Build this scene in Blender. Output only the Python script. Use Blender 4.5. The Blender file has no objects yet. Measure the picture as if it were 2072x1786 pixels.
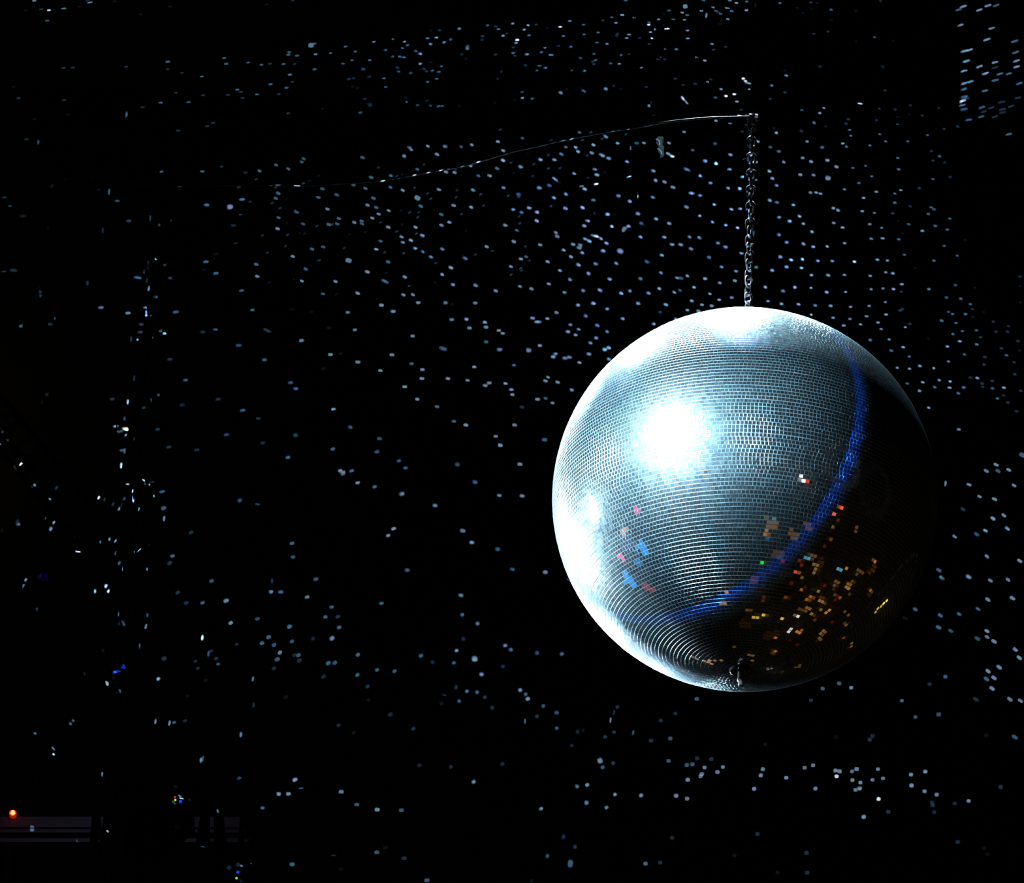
import bpy, math, random
import numpy as np
from mathutils import Vector, Matrix

random.seed(7)
rng = np.random.default_rng(11)
S = bpy.context.scene
RAILP = 2.2
COL = S.collection
W, H = 2072.0, 1786.0
F = 10000.0                                   # focal length in pixels
CX, CY = W / 2, H / 2

# ------------------------------------------------------------------ camera frame
EYE = Vector((0, 0, 1.6))
R = 0.5                                      # ball radius
BX, BY, BR = 1506.5, 1010.0, 389.5           # ball as seen: centre and radius in pixels
b = Vector(((BX - CX) / F, -(BY - CY) / F, -1)).normalized()      # camera space
xv = (Vector((1, 0, 0)) - b * b.x).normalized()
uv = (-b).cross(xv).normalized()
up_c = (0.018 * xv + 0.8725 * uv + 0.488 * b).normalized()        # world up in camera space
fwd = Vector((0, 0, -1))
fy = (fwd - up_c * fwd.dot(up_c)).normalized()                   # horizontal forward
fx = fy.cross(up_c).normalized()
ROT = Matrix((fx, fy, up_c))                                     # camera -> world
def to_world(v): return ROT @ v
def ray(px, py): return to_world(Vector(((px - CX) / F, -(py - CY) / F, -1)).normalized())
def PY(px, py, y):                           # point on the pixel's ray at horizontal distance y
    d = ray(px, py); return EYE + d * (y / d.y)
def PZ(px, py, z):                           # ... at height z
    d = ray(px, py); return EYE + d * ((z - EYE.z) / d.z)
bw = to_world(b)
DIST = R / math.sin(math.atan(BR / F * (b.z * b.z) ** 0.5))
BALL = EYE + bw * DIST
XV, UV, TV = to_world(xv), to_world(uv), -bw                     # right, up, towards camera at the ball
def around(x, y, z, d): return BALL + (XV * x + UV * y + TV * z).normalized() * d

cam = bpy.data.objects.new('camera', bpy.data.cameras.new('camera'))
COL.objects.link(cam)
cam.data.sensor_width = 36; cam.data.lens = 36 * F / W
cam.data.clip_end = 300
cam.matrix_world = Matrix.Translation(EYE) @ ROT.to_4x4()
S.camera = cam

# ------------------------------------------------------------------ materials
def mat(name, base=(0.5, 0.5, 0.5), rough=0.5, metal=0.0, emit=None, estr=0.0, spec=0.5):
    m = bpy.data.materials.new(name); m.use_nodes = True
    p = m.node_tree.nodes['Principled BSDF']
    p.inputs['Base Color'].default_value = (*base, 1)
    p.inputs['Roughness'].default_value = rough
    p.inputs['Metallic'].default_value = metal
    p.inputs['Specular IOR Level'].default_value = spec
    if emit:
        p.inputs['Emission Color'].default_value = (*emit, 1)
        p.inputs['Emission Strength'].default_value = estr
    return m
def noise_mat(name, c1, c2, scale, rough=0.9, spec=0.0):
    m = mat(name, c1, rough, 0, spec=spec)
    nt = m.node_tree; p = nt.nodes['Principled BSDF']
    tc = nt.nodes.new('ShaderNodeTexCoord'); n = nt.nodes.new('ShaderNodeTexNoise'); n.inputs['Scale'].default_value = scale
    n.inputs['Detail'].default_value = 6
    r = nt.nodes.new('ShaderNodeValToRGB'); r.color_ramp.elements[0].color = (*c1, 1); r.color_ramp.elements[1].color = (*c2, 1)
    nt.links.new(tc.outputs['Object'], n.inputs['Vector']); nt.links.new(n.outputs['Fac'], r.inputs['Fac'])
    nt.links.new(r.outputs['Color'], p.inputs['Base Color'])
    return m
WALL_ALB = 0.04
M_wall = noise_mat('black_wall_paint', (0.036,) * 3, (0.044,) * 3, 9)
M_floor = noise_mat('black_floor', (0.02,) * 3, (0.03,) * 3, 4, 0.6)
M_steel = mat('galvanised_steel', (0.45, 0.47, 0.48), 0.35, 0.4)
M_alu = mat('truss_aluminium', (0.30, 0.31, 0.32), 0.7, 0.0, spec=0.1)
M_black = mat('black_housing', (0.008, 0.008, 0.009), 0.55, 0.0, spec=0.15)
M_board = mat('grey_board', (0.22, 0.21, 0.26), 0.7, 0, spec=0.1)
M_rope = mat('steel_wire', (0.007, 0.0075, 0.008), 0.6, 0.0, spec=0.12)
M_chain = mat('tarnished_chain_steel', (0.10, 0.105, 0.11), 0.4, 0.1)
M_coupler = mat('dull_zinc', (0.11, 0.105, 0.10), 0.7, 0.0, spec=0.1)
M_jaw = mat('worn_steel_lip', (0.50, 0.47, 0.44), 0.7, 0.0, spec=0.1)
M_brass = mat('warm_lens_glass', (0.62, 0.60, 0.34), 0.35, 0.0)
M_lens = mat('dark_lens_glass', (0.05, 0.06, 0.08), 0.08, 0.3)
M_blueglint = mat('blue_lit_lens', (0.02, 0.05, 0.2), 0.2, 0, (0.01, 0.07, 1.0), 0.45)  # emission stands in for blue glints on a lens rim
M_dimblue = mat('dim_blue_lens', (0.02, 0.02, 0.08), 0.3, 0, (0.05, 0.0, 0.9), 0.014)
def led(name, c, s): return mat(name, (0.02, 0.02, 0.02), 0.4, 0, c, s)
M_ledr = led('red_led', (1, 0.05, 0.03), 1.0)
M_ledy = led('lime_led', (0.55, 1.0, 0.02), 1.0)
M_ledg = led('green_led', (0.1, 1.0, 0.05), 0.9)
M_ledb = led('blue_led', (0.01, 0.06, 1.0), 0.8)
M_ledo = led('orange_red_lamp', (1.0, 0.16, 0.05), 5.0)
def glossy(name, col, rough):
    m = bpy.data.materials.new(name); m.use_nodes = True; nt = m.node_tree; nt.nodes.clear()
    out = nt.nodes.new('ShaderNodeOutputMaterial'); g = nt.nodes.new('ShaderNodeBsdfGlossy')
    g.inputs['Color'].default_value = (*col, 1); g.inputs['Roughness'].default_value = rough
    nt.links.new(g.outputs[0], out.inputs['Surface']); return m
M_edge = glossy('mirror_tile_bevel', (0.42, 0.60, 0.68), 0.36)
M_grout = mat('ball_adhesive', (0.12, 0.15, 0.16), 0.6, 0.0, spec=0.2)

def mirror_material():
    m = bpy.data.materials.new('mirror_tile'); m.use_nodes = True
    nt = m.node_tree; nt.nodes.clear()
    out = nt.nodes.new('ShaderNodeOutputMaterial')
    att = nt.nodes.new('ShaderNodeAttribute'); att.attribute_name = 'tile'
    # clean mirror silver, with a film of dust that differs a little from tile to tile
    sharp = nt.nodes.new('ShaderNodeBsdfGlossy'); sharp.inputs['Roughness'].default_value = 0.035
    sharp.inputs['Color'].default_value = (0.86, 0.92, 0.94, 1)
    rough = nt.nodes.new('ShaderNodeBsdfGlossy'); rough.inputs['Roughness'].default_value = 0.31
    rough.inputs['Color'].default_value = (0.48, 0.74, 0.88, 1)
    m1 = nt.nodes.new('ShaderNodeMixShader'); m2 = nt.nodes.new('ShaderNodeMixShader')
    mul = nt.nodes.new('ShaderNodeMapRange')
    mul.inputs['To Min'].default_value = 0.08; mul.inputs['To Max'].default_value = 0.24
    nt.links.new(att.outputs['Fac'], mul.inputs['Value'])
    nt.links.new(mul.outputs['Result'], m1.inputs['Fac'])
    nt.links.new(sharp.outputs[0], m1.inputs[1]); nt.links.new(rough.outputs[0], m1.inputs[2])
    wide = nt.nodes.new('ShaderNodeBsdfGlossy'); wide.inputs['Roughness'].default_value = 0.52
    wide.inputs['Color'].default_value = (0.42, 0.70, 0.88, 1)
    m2.inputs['Fac'].default_value = 0.022
    nt.links.new(m1.outputs[0], m2.inputs[1]); nt.links.new(wide.outputs[0], m2.inputs[2])
    nt.links.new(m2.outputs[0], out.inputs['Surface'])
    return m
M_mirror = mirror_material()

# ------------------------------------------------------------------ mesh helpers
class MB:
    def __init__(self): self.v = []; self.f = []
    def add(self, vs, fs):
        o = len(self.v); self.v += [tuple(p) for p in vs]; self.f += [tuple(i + o for i in q) for q in fs]; return self
    def box(self, c, s, rot=None, bev=0.0):
        c = Vector(c); hx, hy, hz = s[0] / 2, s[1] / 2, s[2] / 2
        rot = rot or Matrix.Identity(3)
        if bev <= 0:
            vs = [c + rot @ Vector((x * hx, y * hy, z * hz)) for x in (-1, 1) for y in (-1, 1) for z in (-1, 1)]
            fs = [(0, 1, 3, 2), (4, 6, 7, 5), (0, 4, 5, 1), (2, 3, 7, 6), (0, 2, 6, 4), (1, 5, 7, 3)]
            return self.add(vs, fs)
        prof = []                                        # rounded outline in x-y, chamfered top and bottom
        for cxs, cys, a0 in ((1, 1, 0), (-1, 1, 90), (-1, -1, 180), (1, -1, 270)):
            for k in range(4):
                a = math.radians(a0 + 30 * k)
                prof.append((cxs * (hx - bev) + bev * math.cos(a), cys * (hy - bev) + bev * math.sin(a)))
        n = len(prof); vs = []; fs = []
        for z, k in ((-hz, 1 - 0.6 * bev / max(hx, hy)), (-hz + bev * .6, 1), (hz - bev * .6, 1), (hz, 1 - 0.6 * bev / max(hx, hy))):
            vs += [c + rot @ Vector((p[0] * k, p[1] * k, z)) for p in prof]
        for i in range(3):
            for j in range(n):
                j2 = (j + 1) % n; fs.append((i * n + j, i * n + j2, (i + 1) * n + j2, (i + 1) * n + j))
        fs.append(tuple(reversed(range(n)))); fs.append(tuple(range(3 * n, 4 * n)))
        return self.add(vs, fs)
    def tube(self, pts, r, n=10, closed=False):
        pts = [Vector(p) for p in pts]; m = len(pts); rings = []; prev = None
        rr = r if isinstance(r, (list, tuple)) else [r] * m
        for i, p in enumerate(pts):
            a = pts[(i - 1) % m] if (closed or i > 0) else p
            c = pts[(i + 1) % m] if (closed or i < m - 1) else p
            t = (c - a).normalized()
            if prev is None:
                u = t.orthogonal().normalized()
            else:
                u = (prev - t * prev.dot(t)).normalized()
            prev = u; w = t.cross(u)
            rings.append([p + (u * math.cos(2 * math.pi * k / n) + w * math.sin(2 * math.pi * k / n)) * rr[i] for k in range(n)])
        vs = [q for ring in rings for q in ring]; fs = []
        for i in range(m if closed else m - 1):
            i2 = (i + 1) % m
            for k in range(n):
                k2 = (k + 1) % n; fs.append((i * n + k, i * n + k2, i2 * n + k2, i2 * n + k))
        if not closed:
            fs.append(tuple(reversed(range(n)))); fs.append(tuple(range((m - 1) * n, m * n)))
        return self.add(vs, fs)
    def lathe(self, c, axis, prof, n=28):
        """prof: (radius, height along axis) pairs"""
        c = Vector(c); ax = Vector(axis).normalized(); u = ax.orthogonal().normalized(); w = ax.cross(u)
        vs = []; fs = []
        for r, h in prof:
            vs += [c + ax * h + (u * math.cos(2 * math.pi * k / n) + w * math.sin(2 * math.pi * k / n)) * max(r, 1e-5) for k in range(n)]
        for i in range(len(prof) - 1):
            for k in range(n):
                k2 = (k + 1) % n; fs.append((i * n + k, i * n + k2, (i + 1) * n + k2, (i + 1) * n + k))
        fs.append(tuple(reversed(range(n)))); fs.append(tuple(range((len(prof) - 1) * n, len(prof) * n)))
        return self.add(vs, fs)
    def build(self, name, m, parent=None, smooth=False):
        me = bpy.data.meshes.new(name); me.from_pydata(self.v, [], self.f); me.update()
        me.materials.append(m)
        if smooth:
            me.polygons.foreach_set('use_smooth', [True] * len(me.polygons))
        o = bpy.data.objects.new(name, me); COL.objects.link(o)
        if parent:
            o.parent = parent; o.matrix_parent_inverse = parent.matrix_world.inverted()
        return o
def tag(o, label=None, cat=None, group=None, kind=None):
    for k, v in (('label', label), ('category', cat), ('group', group), ('kind', kind)):
        if v: o[k] = v
    return o
def thing(name, loc, label, cat, group=None):
    o = bpy.data.objects.new(name, None); COL.objects.link(o); o.location = loc; o.empty_display_size = 0.1
    o.matrix_world = Matrix.Translation(loc)
    return tag(o, label, cat, group)

# ------------------------------------------------------------------ the room
YW = 28.0
ZC = PY(1036, 215, YW).z
XC = PY(1905, 900, YW).x                     # where the back wall turns towards the viewer on the right
XR, YR0 = XC + 4.2, 17.0                     # ... and runs on, straight, from here
XL = -6.4
YB = -4.0; T = 0.2
def slab(name, poly, z0_, z1_, m):
    n = len(poly)
    vs = [Vector((x, y, z0_)) for x, y in poly] + [Vector((x, y, z1_)) for x, y in poly]
    fs = [tuple(reversed(range(n))), tuple(range(n, 2 * n))] + [(i, (i + 1) % n, (i + 1) % n + n, i + n) for i in range(n)]
    o = MB().add(vs, fs).build(name, m); tag(o, kind='structure'); return o
slab('wall_back', [(XL - T, YW), (XC, YW), (XC, YW + T), (XL - T, YW + T)], 0, ZC, M_wall)
slab('wall_back_right', [(XC, YW), (XR, YR0), (XR + T, YR0), (XC + T, YW + T), (XC, YW + T)], 0, ZC, M_wall)
slab('wall_right', [(XR, YB), (XR + T, YB), (XR + T, YR0), (XR, YR0)], 0, ZC, M_wall)
slab('wall_left', [(XL - T, YB), (XL, YB), (XL, YW), (XL - T, YW)], 0, ZC, M_wall)
slab('wall_front', [(XL - T, YB - T), (XR + T, YB - T), (XR + T, YB), (XL - T, YB)], 0, ZC, M_wall)
slab('floor', [(XL - T, YB - T), (XR + T, YB - T), (XR + T, YW + T), (XL - T, YW + T)], -T, 0, M_floor)
slab('ceiling', [(XL - T, YB - T), (XR + T, YB - T), (XR + T, YW + T), (XL - T, YW + T)], ZC, ZC + T, M_wall)
print('room', XL, XC, XR, YW, ZC, 'ball', BALL, DIST)

# ------------------------------------------------------------------ mirror ball
def build_tiles():
    """every mirror tile is its own little bevelled slab, laid in rows and set slightly askew"""
    N = 150; pitch = math.pi / N; bev = 0.00075
    rings = [(bev, 0.0), (bev * 0.5, bev * 0.134), (bev * 0.134, bev * 0.5), (0.0, bev), (0.0, bev + 0.0006)]; slim = 0.52
    P_, L_ = [], []
    CW = []
    for i in range(1, N - 1):
        phi = -math.pi / 2 + (i + 0.5) * pitch
        n = max(6, int(round(2 * math.pi * math.cos(phi) / (pitch * 0.96))))
        wob = rng.normal(0, 0.00025); off = rng.random()
        P_.append(np.full(n, phi + wob)); L_.append(2 * math.pi * (np.arange(n) + off) / n)
        CW.append(np.full(n, R * math.pi * math.cos(phi) / n - 0.00016))
    p = np.concatenate(P_); lam = np.concatenate(L_); hw = np.concatenate(CW); M = len(p)
    p = p + rng.normal(0, 0.00025, M)
    nrm = np.stack([np.cos(p) * np.cos(lam), np.cos(p) * np.sin(lam), np.sin(p)], 1)
    e = np.stack([-np.sin(lam), np.cos(lam), np.zeros(M)], 1)
    nn = np.cross(nrm, e)
    sd = np.where(rng.random(M) > 0.05, 0.0055, 0.022)
    ta = rng.normal(0, 1, M) * sd; tb = rng.normal(0, 1, M) * sd
    tn = nrm + ta[:, None] * e + tb[:, None] * nn; tn /= np.linalg.norm(tn, axis=1)[:, None]
    te = e - tn * (tn * e).sum(1)[:, None]; te /= np.linalg.norm(te, axis=1)[:, None]
    tt = np.cross(tn, te)
    hh = R * pitch / 2 - 0.00034
    V = np.zeros((M, len(rings) * 4, 3))
    for k, (ins, dep) in enumerate(rings):
        for c, (sx, sy) in enumerate(((-1, -1), (1, -1), (1, 1), (-1, 1))):
            V[:, k * 4 + c] = nrm * R - tn * dep + te * ((hw - ins * slim) * sx)[:, None] + tt * ((hh - ins) * sy)
    F0 = [(0, 1, 2, 3)]
    for k in range(len(rings) - 1):
        for c in range(4):
            c2 = (c + 1) % 4; F0.append((k * 4 + c, (k + 1) * 4 + c, (k + 1) * 4 + c2, k * 4 + c2))
    F0 = np.array(F0); nf = len(F0)
    Fc = (F0[None] + (np.arange(M) * len(rings) * 4)[:, None, None]).reshape(-1)
    me = bpy.data.meshes.new('mirror_tiles')
    me.vertices.add(M * len(rings) * 4); me.vertices.foreach_set('co', V.reshape(-1))
    me.loops.add(M * nf * 4); me.loops.foreach_set('vertex_index', Fc.astype(np.int32))
    me.polygons.add(M * nf); me.polygons.foreach_set('loop_start', (np.arange(M * nf) * 4).astype(np.int32))
    me.materials.append(M_mirror); me.materials.append(M_edge)
    me.polygons.foreach_set('material_index', np.tile(np.array([0] + [1] * (nf - 1), dtype=np.int32), M))
    me.polygons.foreach_set('use_smooth', np.zeros(M * nf, dtype=bool))
    me.update(calc_edges=True); me.validate()
    a = me.attributes.new('tile', 'FLOAT', 'FACE'); a.data.foreach_set('value', np.repeat(rng.random(M), nf).astype(np.float32))
    return me
ball = thing('mirror_ball', BALL, 'large mirror ball covered in small square mirror tiles, brightly lit on its left side', 'disco ball')
me = build_tiles()
o = bpy.data.objects.new('mirror_tiles', me); COL.objects.link(o); o.parent = ball
bm_ = MB(); prof = []
rcore = R - 0.0008
for k in range(97):
    a = -math.pi / 2 + math.pi * k / 96
    prof.append((rcore * math.cos(a), rcore * math.sin(a)))
bm_.lathe(BALL, (0, 0, 1), prof, 128)
bm_.build('body', M_grout, ball, True)
cap = MB().lathe(BALL + Vector((0, 0, R - 0.012)), (0, 0, 1), [(0.035, 0), (0.035, 0.016), (0.03, 0.02), (0.012, 0.022), (0.011, 0.035), (0.004, 0.036)])
cap.build('top_cap', M_steel, ball)
ring = MB().tube([BALL + Vector((0, 0.014 * math.cos(t), R + 0.034 + 0.014 * math.sin(t))) for t in np.linspace(0, 2 * math.pi, 20, endpoint=False)], 0.0035, 8, True)
ring.build('hanging_eye', M_steel, ball, True)
col = MB().lathe(BALL + Vector((0, 0, -R + 0.010)), (0, 0, -1), [(0.030, 0), (0.030, 0.012), (0.027, 0.014), (0.025, 0.013), (0.024, 0.004), (0.005, 0.003)])
col.build('bottom_collar', M_black, ball)
pin = MB().lathe(BALL + Vector((0, 0, -R + 0.008)), (0, 0, -1), [(0.008, 0), (0.008, 0.03), (0.010, 0.031), (0.010, 0.037), (0.007, 0.038), (0.007, 0.050), (0.004, 0.052)])
tag(pin.build('bottom_pin', M_chain, ball, True), 'small steel pin at the bottom of the ball')

# ------------------------------------------------------------------ chain and what it hangs from
ANCHOR = PY(1524, 238, BALL.y); ANCHOR.x = BALL.x
z0 = BALL.z + R + 0.046; pitchc = 0.0262
nl = int((ANCHOR.z - 0.03 - z0) / pitchc)
chain = thing('hanging_chain', Vector((BALL.x, BALL.y, z0)), 'thin steel link chain holding the mirror ball', 'chain')
def link_mesh(rot):
    L = pitchc / 2 + 0.0035; hwid = 0.0105; pts = []
    for t in np.linspace(0, 2 * math.pi, 18, endpoint=False):
        x = hwid * math.cos(t); zz = hwid * math.sin(t) + (L - hwid + 0.0) * (1 if math.sin(t) >= 0 else -1)
        pts.append(Vector((x * math.cos(rot), x * math.sin(rot), zz)))
    mb = MB().tube(pts, 0.0034, 8, True)
    return mb
twist = 0.5
protos = []
for i in range(nl + 1):
    a = twist + (math.pi / 2 if i % 2 else 0) + 0.06 * i
    mb = link_mesh(a); c = Vector((BALL.x, BALL.y, z0 + (i + 0.5) * pitchc))
    mb.v = [tuple(Vector(p) + c) for p in mb.v]
    mb.build('link', M_chain, chain, True)
ztop = z0 + (nl + 1) * pitchc
# overhead cable that carries the clamp: runs across the hall
cp = [(-700, 372, BALL.y - 0.360), (300, 374, BALL.y - 0.360), (560, 374, BALL.y - 0.360), (610, 376, BALL.y - 0.360), (772, 366, BALL.y - 0.360), (838, 354, BALL.y - 0.360), (893, 344, BALL.y - 0.360), (937, 336, BALL.y - 0.360), (968, 327, BALL.y - 0.360), (1040, 306, BALL.y - 0.360), (1160, 279, BALL.y - 0.360), (1243, 264, BALL.y - 0.281), (1275, 260, BALL.y - 0.249), (1330, 250, BALL.y - 0.194), (1380, 243, BALL.y - 0.144), (1440, 238, BALL.y - 0.084), (1524, 236, BALL.y)]
cpts = [PY(*q) for q in cp]
last = cpts[-1]; cpts[0] = cpts[0] + (cpts[0] - cpts[1]).normalized() * 0
d = (cpts[-1] - cpts[-3]); d = Vector((d.x, d.y, 0))
tend = (XR - last.x) / d.x

# left end: carry on to the left wall
d2 = cpts[1] - cpts[2]; d2.z = 0
start = cpts[1] + d2 * ((XL + 0.01 - cpts[1].x) / d2.x)
start = Vector((XL + 0.02, BALL.y - 0.8, cpts[1].z + 0.4))
pts = [start] + cpts[1:]
cab = MB().tube(pts, 0.0032, 8).build('overhead_cable', M_rope, None, True)
tag(cab, 'thin steel cable strung across the dark ceiling above the mirror ball', 'cable')
cl = thing('cable_clamp', last, 'small metal clamp joining the top of the chain to the overhead cable', 'clamp')
MB().box(last + Vector((0, 0, -0.004)), (0.030, 0.018, 0.016), None, 0.004).build('clamp_body', M_chain, cl)
MB().tube([last + Vector((0, 0, 0.01)), Vector((last.x, last.y, ZC))], 0.005, 8).build('drop_rod', M_black, cl)
hookpts = [Vector((last.x, last.y, last.z - 0.012)), Vector((last.x, last.y, (last.z + ztop) / 2 )), Vector((last.x, last.y, ztop - 0.008))]
MB().tube(hookpts, 0.006, 10).build('shank', M_chain, cl)
for sx in (-1, 1):
    MB().lathe(last + Vector((0.010 * sx, 0, 0.003)), (0, 0, 1), [(0.006, 0), (0.006, 0.006), (0.003, 0.007), (0.003, 0.014)], 6).build('bolt', M_chain, cl)

# coupler (two hook jaws) hanging under the cable
YC = 14.2
def P(px, py): return PY(px, py, YC)
cc = P(1335, 295)
coup = thing('pipe_coupler', cc, 'grey pipe coupler with two curved open jaws, left of the chain top', 'clamp')
body = [(1328, 280), (1333, 275), (1340, 275), (1343, 279), (1339, 284), (1340, 290), (1343, 297), (1344, 299), (1341, 302), (1344, 310), (1347, 319), (1335, 319), (1337, 313), (1338, 307), (1335, 300), (1332, 298), (1334, 293), (1334, 287)]
def plate(poly, y0, thick, name, m, parent):
    A = [PY(px, py, y0) for px, py in poly]; n = len(A); Bk = [p + Vector((0, thick, 0)) for p in A]
    mb = MB().add(A + Bk, [tuple(range(n)), tuple(reversed(range(n, 2 * n)))] + [(i, i + n, (i + 1) % n + n, (i + 1) % n) for i in range(n)])
    return mb.build(name, m, parent)
plate(body, YC, 0.03, 'coupler_body', M_coupler, coup)
for jw in ([(1327, 281), (1331, 282), (1334, 286), (1335, 290), (1334, 293)], [(1330, 301), (1334, 302), (1337, 306), (1338, 309), (1338, 312)]):
    MB().tube([PY(px, py, YC - 0.004) for px, py in jw], 0.0022, 8).build('jaw', M_jaw, coup, True)
def drop(p, r_, name, parent):               # straight up to the ceiling
    return MB().tube([p, Vector((p.x, p.y, ZC))], r_, 8).build(name, M_black, parent)
drop(P(1336, 276), 0.003, 'hanger_rod', coup)
sc = thing('swivel_bolt', P(1315, 287), 'small tee-headed bolt beside the grey pipe coupler', 'bolt')
plate([(1309, 282), (1318, 281), (1317, 284), (1316, 291), (1314, 291), (1314, 286)], YC, 0.01, 'bolt_head', M_coupler, sc)
drop(P(1315, 282), 0.002, 'bolt_rod', sc)
br = thing('brass_tag', P(1323, 333), 'tiny brass-coloured tag hanging below the grey pipe coupler', 'tag')
plate([(1319, 334), (1322, 331), (1325, 329), (1325, 333), (1322, 336)], YC, 0.004, 'tag_plate', M_brass, br)
MB().tube([P(1324, 330), P(1330, 318)], 0.0012, 6).build('tag_wire', M_black, br)
sw = thing('safety_wire', P(1276, 300), 'thin hanging wire with a bright weighted tip, left of the grey pipe coupler', 'wire')
drop(P(1275.5, 299), 0.001, 'upper_wire', sw)
MB().tube([P(1275.5, 299), P(1276, 300), P(1279, 330), P(1282, 360), P(1288, 380), P(1291, 394)], 0.0012, 6).build('wire', M_black, sw)
MB().lathe(P(1291, 400), (0, 0, 1), [(0.001, -0.008), (0.004, -0.004), (0.0045, 0.0), (0.003, 0.006), (0.0014, 0.013)], 12).build('tip', M_steel, sw, True)
MB().tube([P(1276, 297), P(1276, 304)], 0.0026, 8).build('ferrule', M_steel, sw)
hk = thing('ceiling_hook', PY(1320, 77, 16.8), 'small white hook with a trailing cord, high near the top edge', 'hook')
MB().box(PY(1320, 77, 16.8), (0.014, 0.014, 0.016), None, 0.003).build('hook_body', M_steel, hk)
zc = Vector((PY(1320, 77, 16.8).x, PY(1320, 77, 16.8).y, ZC))
MB().tube([PY(1320, 77, 16.8), zc], 0.0015, 6).build('drop_wire', M_black, hk)
MB().tube([PY(1322, 80, 16.8), PY(1325, 92, 16.8), PY(1328, 103, 16.8), PY(1332, 111, 16.8)], 0.0018, 6).build('cord', M_coupler, hk)

# ------------------------------------------------------------------ lighting rig on the left
YT = 21.6
tl0, tl1 = PY(244, 1100, YT), PY(297, 1100, YT)
base = Vector(((tl0.x + tl1.x) / 2, YT, 0))
tow = thing('truss_tower', base, 'upright aluminium truss tower at the left, lit only by flecks of light', 'truss')
ztt = PY(280, 430, YT).z
wid = tl1.x - tl0.x
tri = [Vector((tl0.x, YT, 0)), Vector((tl1.x, YT, 0)), Vector(((tl0.x + tl1.x) / 2 - 0.02, YT + wid * 0.87, 0))]
for p in tri:
    MB().tube([p + Vector((0, 0, 0.02)), p + Vector((0, 0, ztt))], 0.018, 12).build('chord', M_alu, tow, True)
zz = 0.05; step = 0.24
for (a, c2) in ((0, 1), (1, 2), (2, 0)):
    mb = MB(); z = 0.1; k = 0
    while z + step < ztt:
        p, q = (tri[a], tri[c2]) if k % 2 == 0 else (tri[c2], tri[a])
        mb.tube([p + Vector((0, 0, z)), q + Vector((0, 0, z + step))], 0.008, 8); z += step; k += 1
    mb.build('lacing', M_alu, tow, True)
MB().box(base + Vector((0, wid * 0.4, 0.01)), (0.6, 0.6, 0.02)).build('base_plate', M_black, tow)
# horizontal truss coming from the tower towards the camera's left
z_b = PY(238, 1150, YT - 0.05).z
pA = Vector((tl0.x, YT - 0.05, z_b)); pB = PZ(-60, 800, z_b)
dirb = (pB - pA).normalized(); pB = pA + dirb * ((XL - pA.x) / dirb.x)
hb = thing('truss_beam', pA, 'horizontal truss beam running from the tower to the left wall', 'truss')
offs = [Vector((0, 0, 0)), Vector((0, 0, 0.17)), Vector((dirb.y, -dirb.x, 0)) * 0.15 + Vector((0, 0, 0.085))]
for of in offs:
    MB().tube([pA + of, pB + of], 0.015, 12).build('chord', M_alu, hb, True)
Lb = (pB - pA).length
for (a, c2) in ((0, 1), (1, 2), (2, 0)):
    mb = MB(); s = 0.05; k = 0
    while s + 0.2 < Lb:
        p, q = (offs[a], offs[c2]) if k % 2 == 0 else (offs[c2], offs[a])
        mb.tube([pA + dirb * s + p, pA + dirb * (s + 0.2) + q], 0.007, 8); s += 0.2; k += 1
    mb.build('lacing', M_alu, hb, True)

def par_can(c, aim, label, lens_mat, scale=1.0, hang=None, lens_label=None):
    """parabolic stage lamp: housing, lens, yoke, clamp, colour frame"""
    c = Vector(c); aim = Vector(aim).normalized(); s = scale
    t = thing('stage_light', c, label, 'stage light', 'stage lamps on the rig at the left')
    MB().lathe(c, aim, [(0.03 * s, -0.17 * s), (0.06 * s, -0.16 * s), (0.085 * s, -0.10 * s), (0.095 * s, 0.0), (0.098 * s, 0.06 * s), (0.088 * s, 0.062 * s), (0.085 * s, 0.045 * s)], 28).build('housing', M_black, t, True)
    ln = MB().lathe(c, aim, [(0.086 * s, 0.035 * s), (0.07 * s, 0.056 * s), (0.04 * s, 0.07 * s), (0.0, 0.075 * s)], 28).build('lens', lens_mat, t, True)
    if lens_label: ln['label'] = lens_label
    side = aim.cross(Vector((0, 0, 1))).normalized(); top = Vector((0, 0, 1))
    pts = [c + side * 0.11 * s, c + side * 0.112 * s + top * 0.10 * s, c + side * 0.07 * s + top * 0.16 * s, c - side * 0.07 * s + top * 0.16 * s, c - side * 0.112 * s + top * 0.10 * s, c - side * 0.11 * s]
    MB().tube(pts, 0.009 * s, 8).build('yoke', M_black, t, True)
    ct = hang if hang is not None else c + top * 0.24 * s
    MB().tube([c + top * 0.16 * s, ct], 0.012 * s, 10).build('clamp', M_black, t)
    for sg in (-1, 1):
        MB().lathe(c + side * sg * 0.095 * s, side * sg, [(0.02 * s, 0), (0.02 * s, 0.03 * s), (0.012 * s, 0.034 * s)], 12).build('knob', M_black, t)
    return t
cY = PY(253, 876, YT - 0.22)
par_can(cY, (0.35, -0.7, 0.62), 'stage light with a pale yellow dome lens, high on the truss tower', M_brass, 0.42, Vector((tl0.x, YT, cY.z + 0.11)), 'pale yellow glass dome')
cB = PY(238, 1358, YT - 0.26)
par_can(cB, (0.45, -0.8, -0.45), 'stage light showing two glowing blue blades, lower on the truss tower', M_lens, 0.42, Vector((tl0.x, YT, cB.z + 0.12)), None)
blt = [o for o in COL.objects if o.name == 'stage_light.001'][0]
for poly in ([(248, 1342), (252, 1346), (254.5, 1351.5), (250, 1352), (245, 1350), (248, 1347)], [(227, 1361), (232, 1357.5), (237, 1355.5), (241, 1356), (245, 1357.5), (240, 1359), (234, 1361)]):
    tag(plate(poly, YT - 0.33, 0.004, 'lit_blade', M_blueglint, blt), 'glowing blue blade')  # glowing plates standing in for blue light caught on the lens rim
cD = PY(86, 1170, 20.4)
zbeam = pA + dirb * ((cD.x - pA.x) / dirb.x)
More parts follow.
